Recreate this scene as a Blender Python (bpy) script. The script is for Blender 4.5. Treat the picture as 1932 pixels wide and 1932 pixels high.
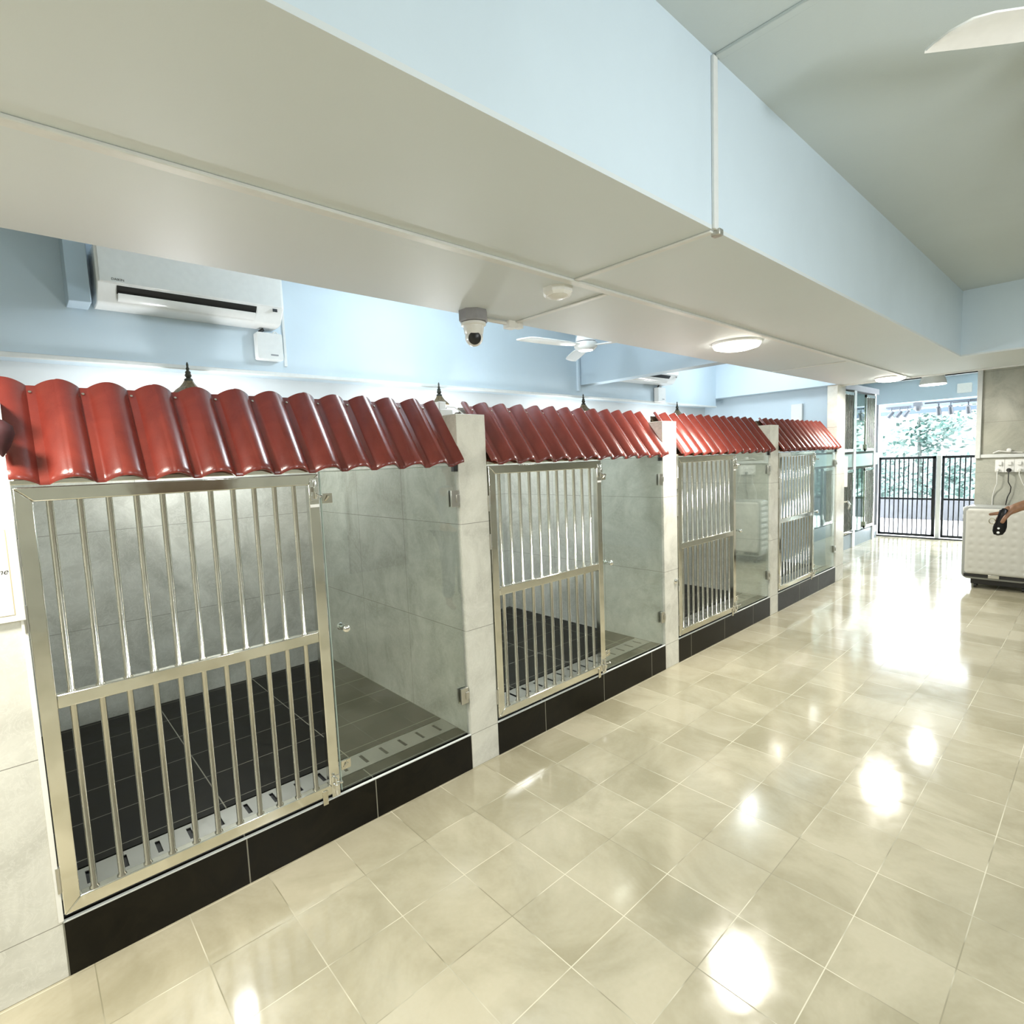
import bpy, math, random
from mathutils import Vector, Matrix
random.seed(7)
PI = math.pi
for o in list(bpy.data.objects):
    bpy.data.objects.remove(o, do_unlink=True)
SC = bpy.context.scene
COL = SC.collection

# ------------------------------------------------------------------ camera
cam = bpy.data.cameras.new('camera')
cam.sensor_fit = 'HORIZONTAL'; cam.sensor_width = 36.0
cam.lens = 1036.9 / 1932.0 * 36.0
cam.clip_start = 0.05; cam.clip_end = 300
co = bpy.data.objects.new('camera', cam); COL.objects.link(co)
Rr = [(0.6743885, 0.7372902, -0.0400422), (-0.0408687, 0.0914190, 0.9949735), (-0.7372448, 0.6693622, -0.0917841)]
M = Matrix(((Rr[0][0], Rr[1][0], -Rr[2][0], 2.398), (Rr[0][1], Rr[1][1], -Rr[2][1], 0.002),
            (Rr[0][2], Rr[1][2], -Rr[2][2], 1.733), (0, 0, 0, 1)))
co.matrix_world = M
SC.camera = co

# ------------------------------------------------------------------ world, lights, exposure
W = bpy.data.worlds.new('World'); SC.world = W; W.use_nodes = True
bg = W.node_tree.nodes['Background']
bg.inputs[0].default_value = (0.90, 0.96, 1.0, 1); bg.inputs[1].default_value = 20.0
SC.view_settings.view_transform = 'Standard'
SC.view_settings.look = 'None'
SC.view_settings.exposure = 0.25
SC.view_settings.gamma = 1.0
SC.view_settings.use_curve_mapping = False


def area(name, loc, rot, sx, sy, power, col, shape='RECTANGLE'):
    l = bpy.data.lights.new(name, 'AREA'); l.shape = shape; l.size = sx; l.size_y = sy
    l.energy = power; l.color = col
    o = bpy.data.objects.new(name, l); o.location = loc; o.rotation_euler = rot; COL.objects.link(o)
    return o


def point(name, loc, power, col, r=0.05):
    l = bpy.data.lights.new(name, 'POINT'); l.energy = power; l.color = col; l.shadow_soft_size = r
    o = bpy.data.objects.new(name, l); o.location = loc; COL.objects.link(o)
    return o


WARM = (1.0, 0.96, 0.86); NEUT = (0.93, 0.97, 1.0); COOL = (0.86, 0.94, 1.0)
# invented fill lights for the unseen hall beside and behind the camera
for i, (x, y) in enumerate([(3.9, -1.6), (3.9, 5.4)]):
    area('hall_ceiling_light', (x, y, 3.06), (0, 0, 0), 1.0, 0.5, 50, NEUT)
area('hall_ceiling_light', (1.9, -2.4, 3.06), (0, 0, 0), 0.8, 0.8, 45, WARM)
point('hall_pendant_light', (3.5, 1.7, 2.45), 85, NEUT, 0.16)  # low fill added to brighten the fan blade and beam side
# soffit lamps
SOFFIT_LAMPS = [(0.50, 4.0), (0.60, 7.62), (0.52, -0.45)]
# lights of the side bays over the kennels
point('bay_light', (-0.45, 2.45, 2.95), 30, COOL, 0.1)
point('bay_light', (-0.75, 6.85, 2.92), 20, COOL, 0.12)


# ------------------------------------------------------------------ helpers
class MB:
    def __init__(s):
        s.v = []; s.f = []
    def add(s, vs, fs):
        n = len(s.v); s.v += [tuple(p) for p in vs]; s.f += [tuple(i + n for i in q) for q in fs]; return s
    def box(s, x0, x1, y0, y1, z0, z1):
        if x0 > x1: x0, x1 = x1, x0
        if y0 > y1: y0, y1 = y1, y0
        if z0 > z1: z0, z1 = z1, z0
        v = [(x0, y0, z0), (x1, y0, z0), (x1, y1, z0), (x0, y1, z0), (x0, y0, z1), (x1, y0, z1), (x1, y1, z1), (x0, y1, z1)]
        return s.add(v, [(0, 3, 2, 1), (4, 5, 6, 7), (0, 1, 5, 4), (1, 2, 6, 5), (2, 3, 7, 6), (3, 0, 4, 7)])
    def frustum(s, a, b, ra, rb, n=20, caps=True):
        a = Vector(a); b = Vector(b); d = (b - a).normalized()
        u = d.orthogonal().normalized(); w = d.cross(u)
        v = []
        for c, r in ((a, ra), (b, rb)):
            for i in range(n):
                t = 2 * PI * i / n; v.append(c + (u * math.cos(t) + w * math.sin(t)) * r)
        f = [(i, (i + 1) % n, n + (i + 1) % n, n + i) for i in range(n)]
        if caps: f += [tuple(range(n - 1, -1, -1)), tuple(range(n, 2 * n))]
        return s.add(v, f)
    def cyl(s, a, b, r, n=16): return s.frustum(a, b, r, r, n)
    def lathe(s, c, prof, n=24, ax=2, sq=None):
        c = Vector(c); v = []; f = []
        for r, h in prof:
            for i in range(n):
                t = 2 * PI * i / n + (sq or 0)
                p = [r * math.cos(t), r * math.sin(t)]
                q = {2: (p[0], p[1], h), 0: (h, p[0], p[1]), 1: (p[1], h, p[0])}[ax]
                v.append(c + Vector(q))
        m = len(prof)
        for j in range(m - 1):
            for i in range(n):
                f.append((j * n + i, j * n + (i + 1) % n, (j + 1) * n + (i + 1) % n, (j + 1) * n + i))
        f.append(tuple(range(n - 1, -1, -1))); f.append(tuple((m - 1) * n + i for i in range(n)))
        return s.add(v, f)
    def tube(s, pts, r, n=10):
        pts = [Vector(p) for p in pts]; rings = []
        up = None
        for i, p in enumerate(pts):
            d = (pts[min(i + 1, len(pts) - 1)] - pts[max(i - 1, 0)]).normalized()
            if up is None: up = d.orthogonal().normalized()
            up = (up - d * up.dot(d)).normalized(); w = d.cross(up)
            rr = r[i] if isinstance(r, (list, tuple)) else r
            rings.append([p + (up * math.cos(2 * PI * k / n) + w * math.sin(2 * PI * k / n)) * rr for k in range(n)])
        v = [q for g in rings for q in g]; f = []
        for j in range(len(rings) - 1):
            for i in range(n):
                f.append((j * n + i, j * n + (i + 1) % n, (j + 1) * n + (i + 1) % n, (j + 1) * n + i))
        f.append(tuple(range(n - 1, -1, -1))); f.append(tuple((len(rings) - 1) * n + i for i in range(n)))
        return s.add(v, f)
    def prism(s, poly, axis, a, b):
        n = len(poly); v = []
        for h in (a, b):
            for p in poly:
                v.append({0: (h, p[0], p[1]), 1: (p[0], h, p[1]), 2: (p[0], p[1], h)}[axis])
        f = [(i, (i + 1) % n, n + (i + 1) % n, n + i) for i in range(n)]
        f += [tuple(range(n - 1, -1, -1)), tuple(range(n, 2 * n))]
        return s.add(v, f)
    def rbox(s, x0, x1, y0, y1, z0, z1, r, axis=0, k=6):
        lo, hi = {0: ((y0, z0), (y1, z1)), 1: ((x0, z0), (x1, z1)), 2: ((x0, y0), (x1, y1))}[axis]
        a, b = {0: (x0, x1), 1: (y0, y1), 2: (z0, z1)}[axis]
        poly = []
        for cx, cy, t0 in ((hi[0] - r, hi[1] - r, 0), (lo[0] + r, hi[1] - r, PI / 2), (lo[0] + r, lo[1] + r, PI), (hi[0] - r, lo[1] + r, 1.5 * PI)):
            for i in range(k + 1):
                t = t0 + PI / 2 * i / k; poly.append((cx + r * math.cos(t), cy + r * math.sin(t)))
        return s.prism(poly, axis, a, b)
    def build(s, name, mat, parent=None, loc=(0, 0, 0), rot=(0, 0, 0), bevel=0, smooth=True, kind=None, seg=2):
        me = bpy.data.meshes.new(name); me.from_pydata(s.v, [], s.f); me.update()
        import bmesh
        bm = bmesh.new(); bm.from_mesh(me); bmesh.ops.recalc_face_normals(bm, faces=bm.faces); bm.to_mesh(me); bm.free()
        if smooth:
            me.polygons.foreach_set('use_smooth', [True] * len(me.polygons)); me.set_sharp_from_angle(angle=0.7)
        me.materials.append(mat)
        o = bpy.data.objects.new(name, me); COL.objects.link(o)
        o.location = loc; o.rotation_euler = rot
        if parent: o.parent = parent
        if bevel:
            m = o.modifiers.new('bevel', 'BEVEL'); m.width = bevel; m.segments = seg; m.limit_method = 'ANGLE'; m.angle_limit = 0.6
        if kind: o['kind'] = kind
        return o


def thing(name, label, cat, loc=(0, 0, 0), rz=0, group=None):
    o = bpy.data.objects.new(name, None); COL.objects.link(o); o.empty_display_size = 0.1
    o.location = loc; o.rotation_euler = (0, 0, rz); o['label'] = label; o['category'] = cat
    if group: o['group'] = group
    return o


def tag(o, label, cat, group=None, kind=None):
    o['label'] = label; o['category'] = cat
    if group: o['group'] = group
    if kind: o['kind'] = kind
    return o


def dup(root, loc, label, rz=None):
    def cp(o, parent):
        c = o.copy(); COL.objects.link(c); c.parent = parent
        for ch in [k for k in ALL if k.parent == o]: cp(ch, c)
        return c
    ALL = list(bpy.data.objects)
    r = cp(root, None); r.location = loc; r['label'] = label
    if rz is not None: r.rotation_euler = (0, 0, rz)
    return r


def text(name, body, size, mat, parent, mw, extrude=0.0004, shear=0.0):
    c = bpy.data.curves.new(name, 'FONT'); c.body = body; c.size = size; c.extrude = extrude; c.shear = shear
    o = bpy.data.objects.new(name, c); COL.objects.link(o)
    dg = bpy.context.evaluated_depsgraph_get(); me = bpy.data.meshes.new_from_object(o.evaluated_get(dg))
    bpy.data.objects.remove(o, do_unlink=True)
    me.materials.clear(); me.materials.append(mat)
    n = bpy.data.objects.new(name, me); COL.objects.link(n); n.parent = parent; n.matrix_local = mw
    return n


# text standing on a plane facing +x, reading towards +y
def face_x(loc): return Matrix(((0, 0, 1, loc[0]), (1, 0, 0, loc[1]), (0, 1, 0, loc[2]), (0, 0, 0, 1)))


# ------------------------------------------------------------------ materials
def nm(name):
    m = bpy.data.materials.new(name); m.use_nodes = True
    return m, m.node_tree.nodes, m.node_tree.links, m.node_tree.nodes['Principled BSDF']


def noise(N, L, vec, scale, detail=4, rough=0.5, dist=0.0):
    n = N.new('ShaderNodeTexNoise'); n.inputs['Scale'].default_value = scale; n.inputs['Detail'].default_value = detail
    n.inputs['Roughness'].default_value = rough; n.inputs['Distortion'].default_value = dist
    L.new(vec, n.inputs['Vector']); return n.outputs['Fac']


def ramp(N, L, fac, stops):
    r = N.new('ShaderNodeValToRGB'); e = r.color_ramp.elements
    while len(e) > 1: e.remove(e[-1])
    e[0].position = stops[0][0]; e[0].color = (*stops[0][1], 1)
    for p, c in stops[1:]:
        k = e.new(p); k.color = (*c, 1)
    L.new(fac, r.inputs['Fac']); return r.outputs['Color']


def math_(N, L, op, a, b=None, c=None):
    n = N.new('ShaderNodeMath'); n.operation = op
    for i, x in enumerate((a, b, c)):
        if x is None: continue
        if isinstance(x, (int, float)): n.inputs[i].default_value = x
        else: L.new(x, n.inputs[i])
    return n.outputs[0]


def mixc(N, L, fac, a, b, typ='MIX'):
    n = N.new('ShaderNodeMix'); n.data_type = 'RGBA'; n.blend_type = typ
    if isinstance(fac, (int, float)): n.inputs[0].default_value = fac
    else: L.new(fac, n.inputs[0])
    for s, x in ((6, a), (7, b)):
        if isinstance(x, tuple): n.inputs[s].default_value = (*x, 1)
        else: L.new(x, n.inputs[s])
    return n.outputs[2]


def bump(N, L, B, h, strength=0.2, dist=0.01):
    b = N.new('ShaderNodeBump'); b.inputs['Strength'].default_value = strength; b.inputs['Distance'].default_value = dist
    L.new(h, b.inputs['Height']); L.new(b.outputs['Normal'], B.inputs['Normal'])


def pos(N):
    return N.new('ShaderNodeNewGeometry').outputs['Position']


def objc(N):
    return N.new('ShaderNodeTexCoord').outputs['Object']


def simple(name, col, rough=0.5, metal=0.0, var=0.06, scale=30, bmp=0.0, spec=0.5, coat=0.0):
    m, N, L, B = nm(name)
    v = objc(N); f = noise(N, L, v, scale, 5)
    d = tuple(max(0, c * (1 - var)) for c in col); u = tuple(min(1, c * (1 + var)) for c in col)
    L.new(ramp(N, L, f, [(0.3, d), (0.7, u)]), B.inputs['Base Color'])
    B.inputs['Roughness'].default_value = rough; B.inputs['Metallic'].default_value = metal
    B.inputs['Specular IOR Level'].default_value = spec; B.inputs['Coat Weight'].default_value = coat
    if bmp: bump(N, L, B, f, bmp, 0.004)
    return m


def line_mask(N, L, coord, period, off, w):
    # 1 inside the joint line
    a = math_(N, L, 'SUBTRACT', coord, off); a = math_(N, L, 'DIVIDE', a, period)
    a = math_(N, L, 'ADD', a, 0.5); a = math_(N, L, 'FRACT', a); a = math_(N, L, 'SUBTRACT', a, 0.5)
    a = math_(N, L, 'ABSOLUTE', a); a = math_(N, L, 'MULTIPLY', a, period)
    return math_(N, L, 'LESS_THAN', a, w / 2)


def cell_rand(N, L, x, y, p, ox, oy, q=None):
    q = q or p
    fx = math_(N, L, 'FLOOR', math_(N, L, 'DIVIDE', math_(N, L, 'SUBTRACT', x, ox), p))
    fy = math_(N, L, 'FLOOR', math_(N, L, 'DIVIDE', math_(N, L, 'SUBTRACT', y, oy), q))
    c = N.new('ShaderNodeCombineXYZ'); L.new(fx, c.inputs[0]); L.new(fy, c.inputs[1])
    w = N.new('ShaderNodeTexWhiteNoise'); w.noise_dimensions = '2D'; L.new(c.outputs[0], w.inputs['Vector'])
    return w.outputs['Value']


def floor_mat(name, colA, colB, grout_l, grout_d, rough):
    m, N, L, B = nm(name); P = pos(N)
    s = N.new('ShaderNodeSeparateXYZ'); L.new(P, s.inputs[0]); X, Y = s.outputs[0], s.outputs[1]
    ox, oy = 0.31, 0.07
    gx = line_mask(N, L, X, 0.3, ox, 0.0036); gy = line_mask(N, L, Y, 0.3, oy, 0.0036)
    g = math_(N, L, 'MAXIMUM', gx, gy)
    f = noise(N, L, P, 1.9, 5, 0.62, 0.6); f2 = noise(N, L, P, 60, 3)
    r = cell_rand(N, L, X, Y, 0.3, ox, oy)
    t = math_(N, L, 'ADD', math_(N, L, 'MULTIPLY', f, 0.85), math_(N, L, 'MULTIPLY', r, 0.16))
    c = ramp(N, L, t, [(0.36, colB), (0.62, colA)])
    c = mixc(N, L, 0.06, c, mixc(N, L, f2, (0.4, 0.35, 0.25), (0.9, 0.88, 0.8)))
    gf = noise(N, L, P, 3.0, 2); gc = ramp(N, L, gf, [(0.42, grout_d), (0.56, grout_l)])
    c = mixc(N, L, g, c, gc)
    L.new(c, B.inputs['Base Color'])
    sm = noise(N, L, P, 9, 4, 0.6, 0.4)
    rr = math_(N, L, 'ADD', math_(N, L, 'MULTIPLY', sm, 0.16), rough - 0.055)
    rr = math_(N, L, 'ADD', rr, math_(N, L, 'MULTIPLY', g, 0.4))
    L.new(rr, B.inputs['Roughness'])
    h = math_(N, L, 'SUBTRACT', math_(N, L, 'MULTIPLY', noise(N, L, P, 14, 3), 0.18), g)
    # pillowed tile surface so each tile mirrors its own patch
    bump(N, L, B, h, 0.25, 0.0025)
    B.inputs['Specular IOR Level'].default_value = 0.6
    return m


def marble(name, base, dark, vein, px_, ox, pz, oz, joint=(0.28, 0.27, 0.23), rough=0.22, axes='xyz'):
    m, N, L, B = nm(name); P = pos(N)
    s = N.new('ShaderNodeSeparateXYZ'); L.new(P, s.inputs[0])
    f = noise(N, L, P, 2.6, 8, 0.66, 1.2); f2 = noise(N, L, P, 11, 6, 0.7, 2.2)
    c = ramp(N, L, f, [(0.32, dark), (0.6, base)])
    v = ramp(N, L, f2, [(0.50, (0, 0, 0)), (0.53, (1, 1, 1)), (0.56, (0, 0, 0))])
    c = mixc(N, L, math_(N, L, 'MULTIPLY', v, 0.32), c, vein)
    g = line_mask(N, L, s.outputs[2], pz, oz, 0.003)
    # vertical joints: use x on faces looking along y, y on faces looking along x
    nn = N.new('ShaderNodeSeparateXYZ'); L.new(N.new('ShaderNodeNewGeometry').outputs['True Normal'], nn.inputs[0])
    ax = math_(N, L, 'GREATER_THAN', math_(N, L, 'ABSOLUTE', nn.outputs[0]), 0.5)
    ay = math_(N, L, 'GREATER_THAN', math_(N, L, 'ABSOLUTE', nn.outputs[1]), 0.5)
    gy = math_(N, L, 'MULTIPLY', line_mask(N, L, s.outputs[1], px_, ox, 0.003), ax)
    gx = math_(N, L, 'MULTIPLY', line_mask(N, L, s.outputs[0], px_, 0.0, 0.003), ay)
    g = math_(N, L, 'MAXIMUM', g, math_(N, L, 'MAXIMUM', gx, gy))
    c = mixc(N, L, g, c, joint)
    L.new(c, B.inputs['Base Color']); B.inputs['Roughness'].default_value = rough
    bump(N, L, B, math_(N, L, 'SUBTRACT', 1.0, g), 0.3, 0.001)
    return m


def dark_tile(name, lx, oxx, ly, oyy, usex, usey):
    m, N, L, B = nm(name); P = pos(N)
    s = N.new('ShaderNodeSeparateXYZ'); L.new(P, s.inputs[0])
    f = noise(N, L, P, 5, 6, 0.7, 1.5)
    c = ramp(N, L, f, [(0.35, (0.003, 0.0025, 0.0015)), (0.75, (0.012, 0.010, 0.005))])
    g = None
    if usex: g = line_mask(N, L, s.outputs[0], lx, oxx, 0.004)
    if usey:
        gg = line_mask(N, L, s.outputs[1], ly, oyy, 0.005)
        g = gg if g is None else math_(N, L, 'MAXIMUM', g, gg)
    c = mixc(N, L, g, c, (0.26, 0.25, 0.20))
    L.new(c, B.inputs['Base Color'])
    L.new(math_(N, L, 'ADD', math_(N, L, 'MULTIPLY', f, 0.25), 0.24), B.inputs['Roughness'])
    B.inputs['Specular IOR Level'].default_value = 0.22
    bump(N, L, B, math_(N, L, 'ADD', math_(N, L, 'MULTIPLY', f, 0.3), math_(N, L, 'MULTIPLY', g, -1)), 0.2, 0.002)
    return m


def paint(name, col, var=0.05, scale=1.6, rough=0.55, bmp=0.05):
    m, N, L, B = nm(name); P = pos(N)
    f = noise(N, L, P, scale, 6, 0.6, 0.5)
    c = ramp(N, L, f, [(0.3, tuple(x * (1 - var) for x in col)), (0.7, tuple(min(1, x * (1 + var)) for x in col))])
    L.new(c, B.inputs['Base Color']); B.inputs['Roughness'].default_value = rough
    bump(N, L, B, noise(N, L, P, 140, 3), bmp, 0.002)
    return m


def steel(name, col=(0.80, 0.785, 0.72), rough=0.085, wav=0.07):
    m, N, L, B = nm(name); v = objc(N)
    f = noise(N, L, v, 7, 3, 0.5, 0.5)
    L.new(ramp(N, L, f, [(0.3, tuple(x * 0.92 for x in col)), (0.7, col)]), B.inputs['Base Color'])
    B.inputs['Metallic'].default_value = 1.0
    L.new(math_(N, L, 'ADD', math_(N, L, 'MULTIPLY', f, 0.10), rough - 0.04), B.inputs['Roughness'])
    if wav: bump(N, L, B, noise(N, L, v, 9, 2), wav, 0.01)
    return m


def glass(name, tint=(0.95, 0.97, 0.955), rough=0.01):
    m, N, L, B = nm(name); N.remove(B)
    out = N['Material Output']
    t = N.new('ShaderNodeBsdfTransparent'); t.inputs[0].default_value = (*tint, 1)
    g = N.new('ShaderNodeBsdfGlossy'); g.inputs['Roughness'].default_value = rough
    gf = noise(N, L, pos(N), 5, 5, 0.6, 0.8)
    L.new(ramp(N, L, gf, [(0.3, (0.80, 0.86, 0.83)), (0.7, (0.95, 1.0, 0.97))]), g.inputs[0])
    fr = N.new('ShaderNodeFresnel')
    bf = N.new('ShaderNodeNewGeometry').outputs['Backfacing']
    L.new(math_(N, L, 'ADD', 1.62, math_(N, L, 'MULTIPLY', bf, 1 / 1.62 - 1.62)), fr.inputs[0])
    k = math_(N, L, 'MULTIPLY', fr.outputs[0], 1.6); k = math_(N, L, 'MINIMUM', k, 1.0)
    mx = N.new('ShaderNodeMixShader'); L.new(k, mx.inputs[0]); L.new(t.outputs[0], mx.inputs[1]); L.new(g.outputs[0], mx.inputs[2])
    L.new(mx.outputs[0], out.inputs[0]); return m


def emis(name, col, s):
    m, N, L, B = nm(name); N.remove(B)
    e = N.new('ShaderNodeEmission'); e.inputs[0].default_value = (*col, 1); e.inputs[1].default_value = s
    L.new(e.outputs[0], N['Material Output'].inputs[0]); return m


mFloor = floor_mat('floor_tile', (0.51, 0.462, 0.335), (0.34, 0.305, 0.20), (0.64, 0.60, 0.46), (0.26, 0.235, 0.15), 0.095)
mMarble = marble('grey_marble', (0.64, 0.64, 0.57), (0.44, 0.44, 0.38), (0.84, 0.84, 0.78), 0.6, 0.0, 0.6, 0.2)
mPillar = marble('pillar_marble', (0.76, 0.75, 0.68), (0.58, 0.57, 0.51), (0.88, 0.87, 0.81), 60.0, 29.0, 0.6, 0.2)
mWallM = marble('hall_marble', (0.50, 0.50, 0.43), (0.36, 0.36, 0.31), (0.56, 0.56, 0.49), 1.2, 2.4, 0.6, 0.17, rough=0.12)
mCurb = dark_tile('dark_tile_front', 1, 0, 0.6, 0.0, False, True)
mKFloor = dark_tile('dark_tile_floor', 0.3, -0.05, 0.6, 0.0, True, True)
mBlue = paint('pale_blue_paint', (0.63, 0.74, 0.82), 0.03)
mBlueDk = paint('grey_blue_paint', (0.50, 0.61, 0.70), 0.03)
mSoffit = paint('off_white_soffit_paint', (0.68, 0.735, 0.755), 0.015, 1.0, 0.55, 0.06)
mCeil = paint('grey_green_ceiling_paint', (0.56, 0.62, 0.62), 0.03, 0.9, 0.7, 0.2)
mWhiteWall = paint('white_wall_paint', (0.72, 0.76, 0.78), 0.02)
mStrip = simple('white_strip_plastic', (0.72, 0.74, 0.73), 0.45, var=0.03)
mSteel = steel('polished_steel')
mSteelBar = steel('steel_bar', (0.74, 0.71, 0.63), 0.10, 0.0)
mSatin = steel('satin_steel', (0.60, 0.59, 0.55), 0.3, 0.02)
mChrome = steel('chrome', (0.85, 0.85, 0.83), 0.06, 0.0)
mGlass = glass('clear_glass')
mGlassG = glass('green_glass', (0.62, 0.74, 0.68))
mBlack = simple('black_plastic', (0.015, 0.015, 0.016), 0.35)
mDarkMetal = simple('dark_gate_paint', (0.010, 0.014, 0.020), 0.45)
mWhite = simple('white_plastic', (0.80, 0.80, 0.76), 0.35, var=0.02)
mWhiteG = simple('white_gloss', (0.86, 0.86, 0.84), 0.22, var=0.02)
mGreyBox = simple('grey_plastic', (0.30, 0.30, 0.32), 0.5)
mBronze = simple('aged_bronze', (0.20, 0.15, 0.09), 0.45, 0.6, var=0.35, scale=60)
mBronzeD = simple('dark_bronze', (0.05, 0.05, 0.04), 0.4, 0.6, var=0.3)
mPaper = simple('notice_paper', (0.86, 0.85, 0.80), 0.6, var=0.01)
mFrameW = simple('notice_frame', (0.88, 0.87, 0.82), 0.3, var=0.01)
mInk = simple('black_ink', (0.02, 0.02, 0.02), 0.6)
mCream = simple('cream_line', (0.55, 0.47, 0.30), 0.5)
mWood = simple('brown_wood_board', (0.10, 0.065, 0.03), 0.6, var=0.3)
mMaroon = simple('dark_maroon_cloth', (0.035, 0.004, 0.006), 0.75, var=0.3)
mSkin = simple('skin', (0.25, 0.125, 0.065), 0.5, var=0.2, scale=40)
mSkinD = simple('shaded_nail', (0.45, 0.27, 0.2), 0.35)  # nail tone, paler than the skin
mShirt = simple('grey_shirt', (0.25, 0.27, 0.30), 0.85)
mTrous = simple('navy_trousers', (0.03, 0.04, 0.07), 0.85)
mHair = simple('black_hair', (0.01, 0.008, 0.006), 0.5)
mCurbB = simple('blue_grey_curb', (0.20, 0.25, 0.27), 0.3, var=0.1, scale=6)
mGreen = simple('pale_green_rail', (0.33, 0.44, 0.40), 0.3, var=0.06, scale=5)
mCageBack = simple('cage_back_tile', (0.05, 0.05, 0.042), 0.5)
mCageBar = steel('cage_bar_steel', (0.30, 0.30, 0.26), 0.25, 0.0)
mCab = simple('cabinet_white', (0.56, 0.55, 0.50), 0.3, var=0.02)
mTerr = paint('terrace_floor', (0.80, 0.80, 0.80), 0.03)
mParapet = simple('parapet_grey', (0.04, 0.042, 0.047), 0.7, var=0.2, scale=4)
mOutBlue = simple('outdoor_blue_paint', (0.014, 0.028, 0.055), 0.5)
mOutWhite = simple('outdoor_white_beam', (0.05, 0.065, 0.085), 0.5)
mLamp = emis('lamp_diffuser_glow', (1.0, 0.96, 0.84), 14)
mLampW = emis('small_lamp_glow', (1.0, 1.0, 0.97), 9)
mLantG = emis('lantern_glass_glow', (1.0, 0.99, 0.95), 16)


def roof_material():
    m, N, L, B = nm('red_glazed_tile'); P = objc(N)
    f = noise(N, L, P, 5, 5, 0.6, 0.6); f2 = noise(N, L, P, 260, 2)
    c = ramp(N, L, f, [(0.3, (0.105, 0.013, 0.009)), (0.7, (0.175, 0.026, 0.017))])
    c = mixc(N, L, math_(N, L, 'MULTIPLY', f2, 0.16), c, (0.30, 0.065, 0.045))
    L.new(c, B.inputs['Base Color']); B.inputs['Roughness'].default_value = 0.27
    B.inputs['Coat Weight'].default_value = 0.35; B.inputs['Coat Roughness'].default_value = 0.16
    bump(N, L, B, math_(N, L, 'ADD', f2, noise(N, L, P, 30, 3)), 0.16, 0.002)
    return m


mTile = roof_material()

# ------------------------------------------------------------------ setting
MB().box(-2.1, 6.2, -4.2, 12.62, -0.12, 0.0).build('floor', mFloor, kind='structure')
MB().box(-2.1, 6.2, -4.2, 8.0, 3.12, 3.27).build('ceiling', mCeil, kind='structure')
MB().box(-2.1, 6.2, 8.0, 12.62, 2.95, 3.27).build('ceiling_passage', mCeil, kind='structure')
MB().box(-2.1, -1.9, -4.2, 8.2, 0, 3.12).build('wall_left', mWhiteWall, kind='structure')
MB().box(6.0, 6.2, -4.2, 9.0, 0, 3.12).build('wall_right', mWallM, kind='structure')
for k_, yy in enumerate((-1.5, 1.2, 4.0)):
    MB().box(5.94, 6.0, yy, yy + 1.1, 0, 2.1).build('door_%d' % (k_ + 1), mWood, kind='structure', bevel=0.004)  # unseen doors added to give the steel dark reflections
MB().box(-1.9, 6.0, -4.2, -4.0, 0, 3.12).build('wall_rear', mMarble, kind='structure')
MB().box(-1.9, -0.12, 8.0, 8.2, 0, 3.12).build('wall_far', mBlue, kind='structure')
MB().box(1.24, 6.0, 8.75, 9.0, 0, 2.95).build('wall_socket_side', mWallM, kind='structure')
MB().box(-1.9, -1.6, -4.0, 7.76, 2.42, 3.12).build('trim_1', mBlue, kind='structure')       # beam along the back wall
MB().box(-1.62, -1.585, -4.0, 7.76, 2.395, 2.42).build('trim_2', mStrip, kind='structure', bevel=0.004)
MB().box(-1.6, 0.0, 4.7, 4.86, 2.53, 3.12).build('trim_3', mBlueDk, kind='structure')
MB().box(-1.9, 0.0, 7.76, 8.0, 2.53, 3.12).build('trim_4', mBlue, kind='structure')
# main boxed beam: pale blue sides, off-white underside
MB().box(0.0, 1.39, -4.0, 7.92, 2.545, 3.12).build('trim_5', mBlue, kind='structure')
MB().box(0.0, 1.39, -4.0, 7.92, 2.53, 2.545).build('trim_6', mSoffit, kind='structure')
MB().box(1.39, 6.0, 6.6, 7.92, 2.545, 3.12).build('trim_7', mBlue, kind='structure')
MB().box(1.39, 6.0, 6.6, 7.92, 2.53, 2.545).build('trim_8', mSoffit, kind='structure')
# joint strips on the soffit, beam side and ceiling
MB().box(0.70, 0.74, -4.0, 7.9, 2.518, 2.53).build('trim_9', mStrip, kind='structure', bevel=0.003)
MB().box(0.74, 1.385, 1.935, 1.965, 2.522, 2.53).build('trim_10', mStrip, kind='structure', bevel=0.003)
MB().box(0.02, 0.69, 2.22, 2.25, 2.522, 2.53).build('trim_11', mStrip, kind='structure', bevel=0.003)
MB().box(0.02, 0.69, 5.78, 5.81, 2.522, 2.53).build('trim_12', mStrip, kind='structure', bevel=0.003)
MB().box(1.39, 1.402, 1.935, 1.965, 2.53, 3.11).build('trim_13', mStrip, kind='structure', bevel=0.003)
MB().box(1.40, 6.0, 1.95, 1.985, 3.108, 3.12).build('trim_14', mCeil, kind='structure', bevel=0.003)
MB().box(0.0, 6.0, 7.915, 7.945, 2.515, 2.56).build('trim_15', mStrip, kind='structure', bevel=0.004)
# black slivers drawn as the shade in the joint gaps beside the strips
MB().box(0.694, 0.699, 0.9, 1.9, 2.526, 2.5305).build('trim_16', mBlack, kind='structure')
MB().box(1.3905, 1.396, 1.968, 1.972, 2.56, 3.10).build('trim_17', mBlack, kind='structure')
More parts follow.
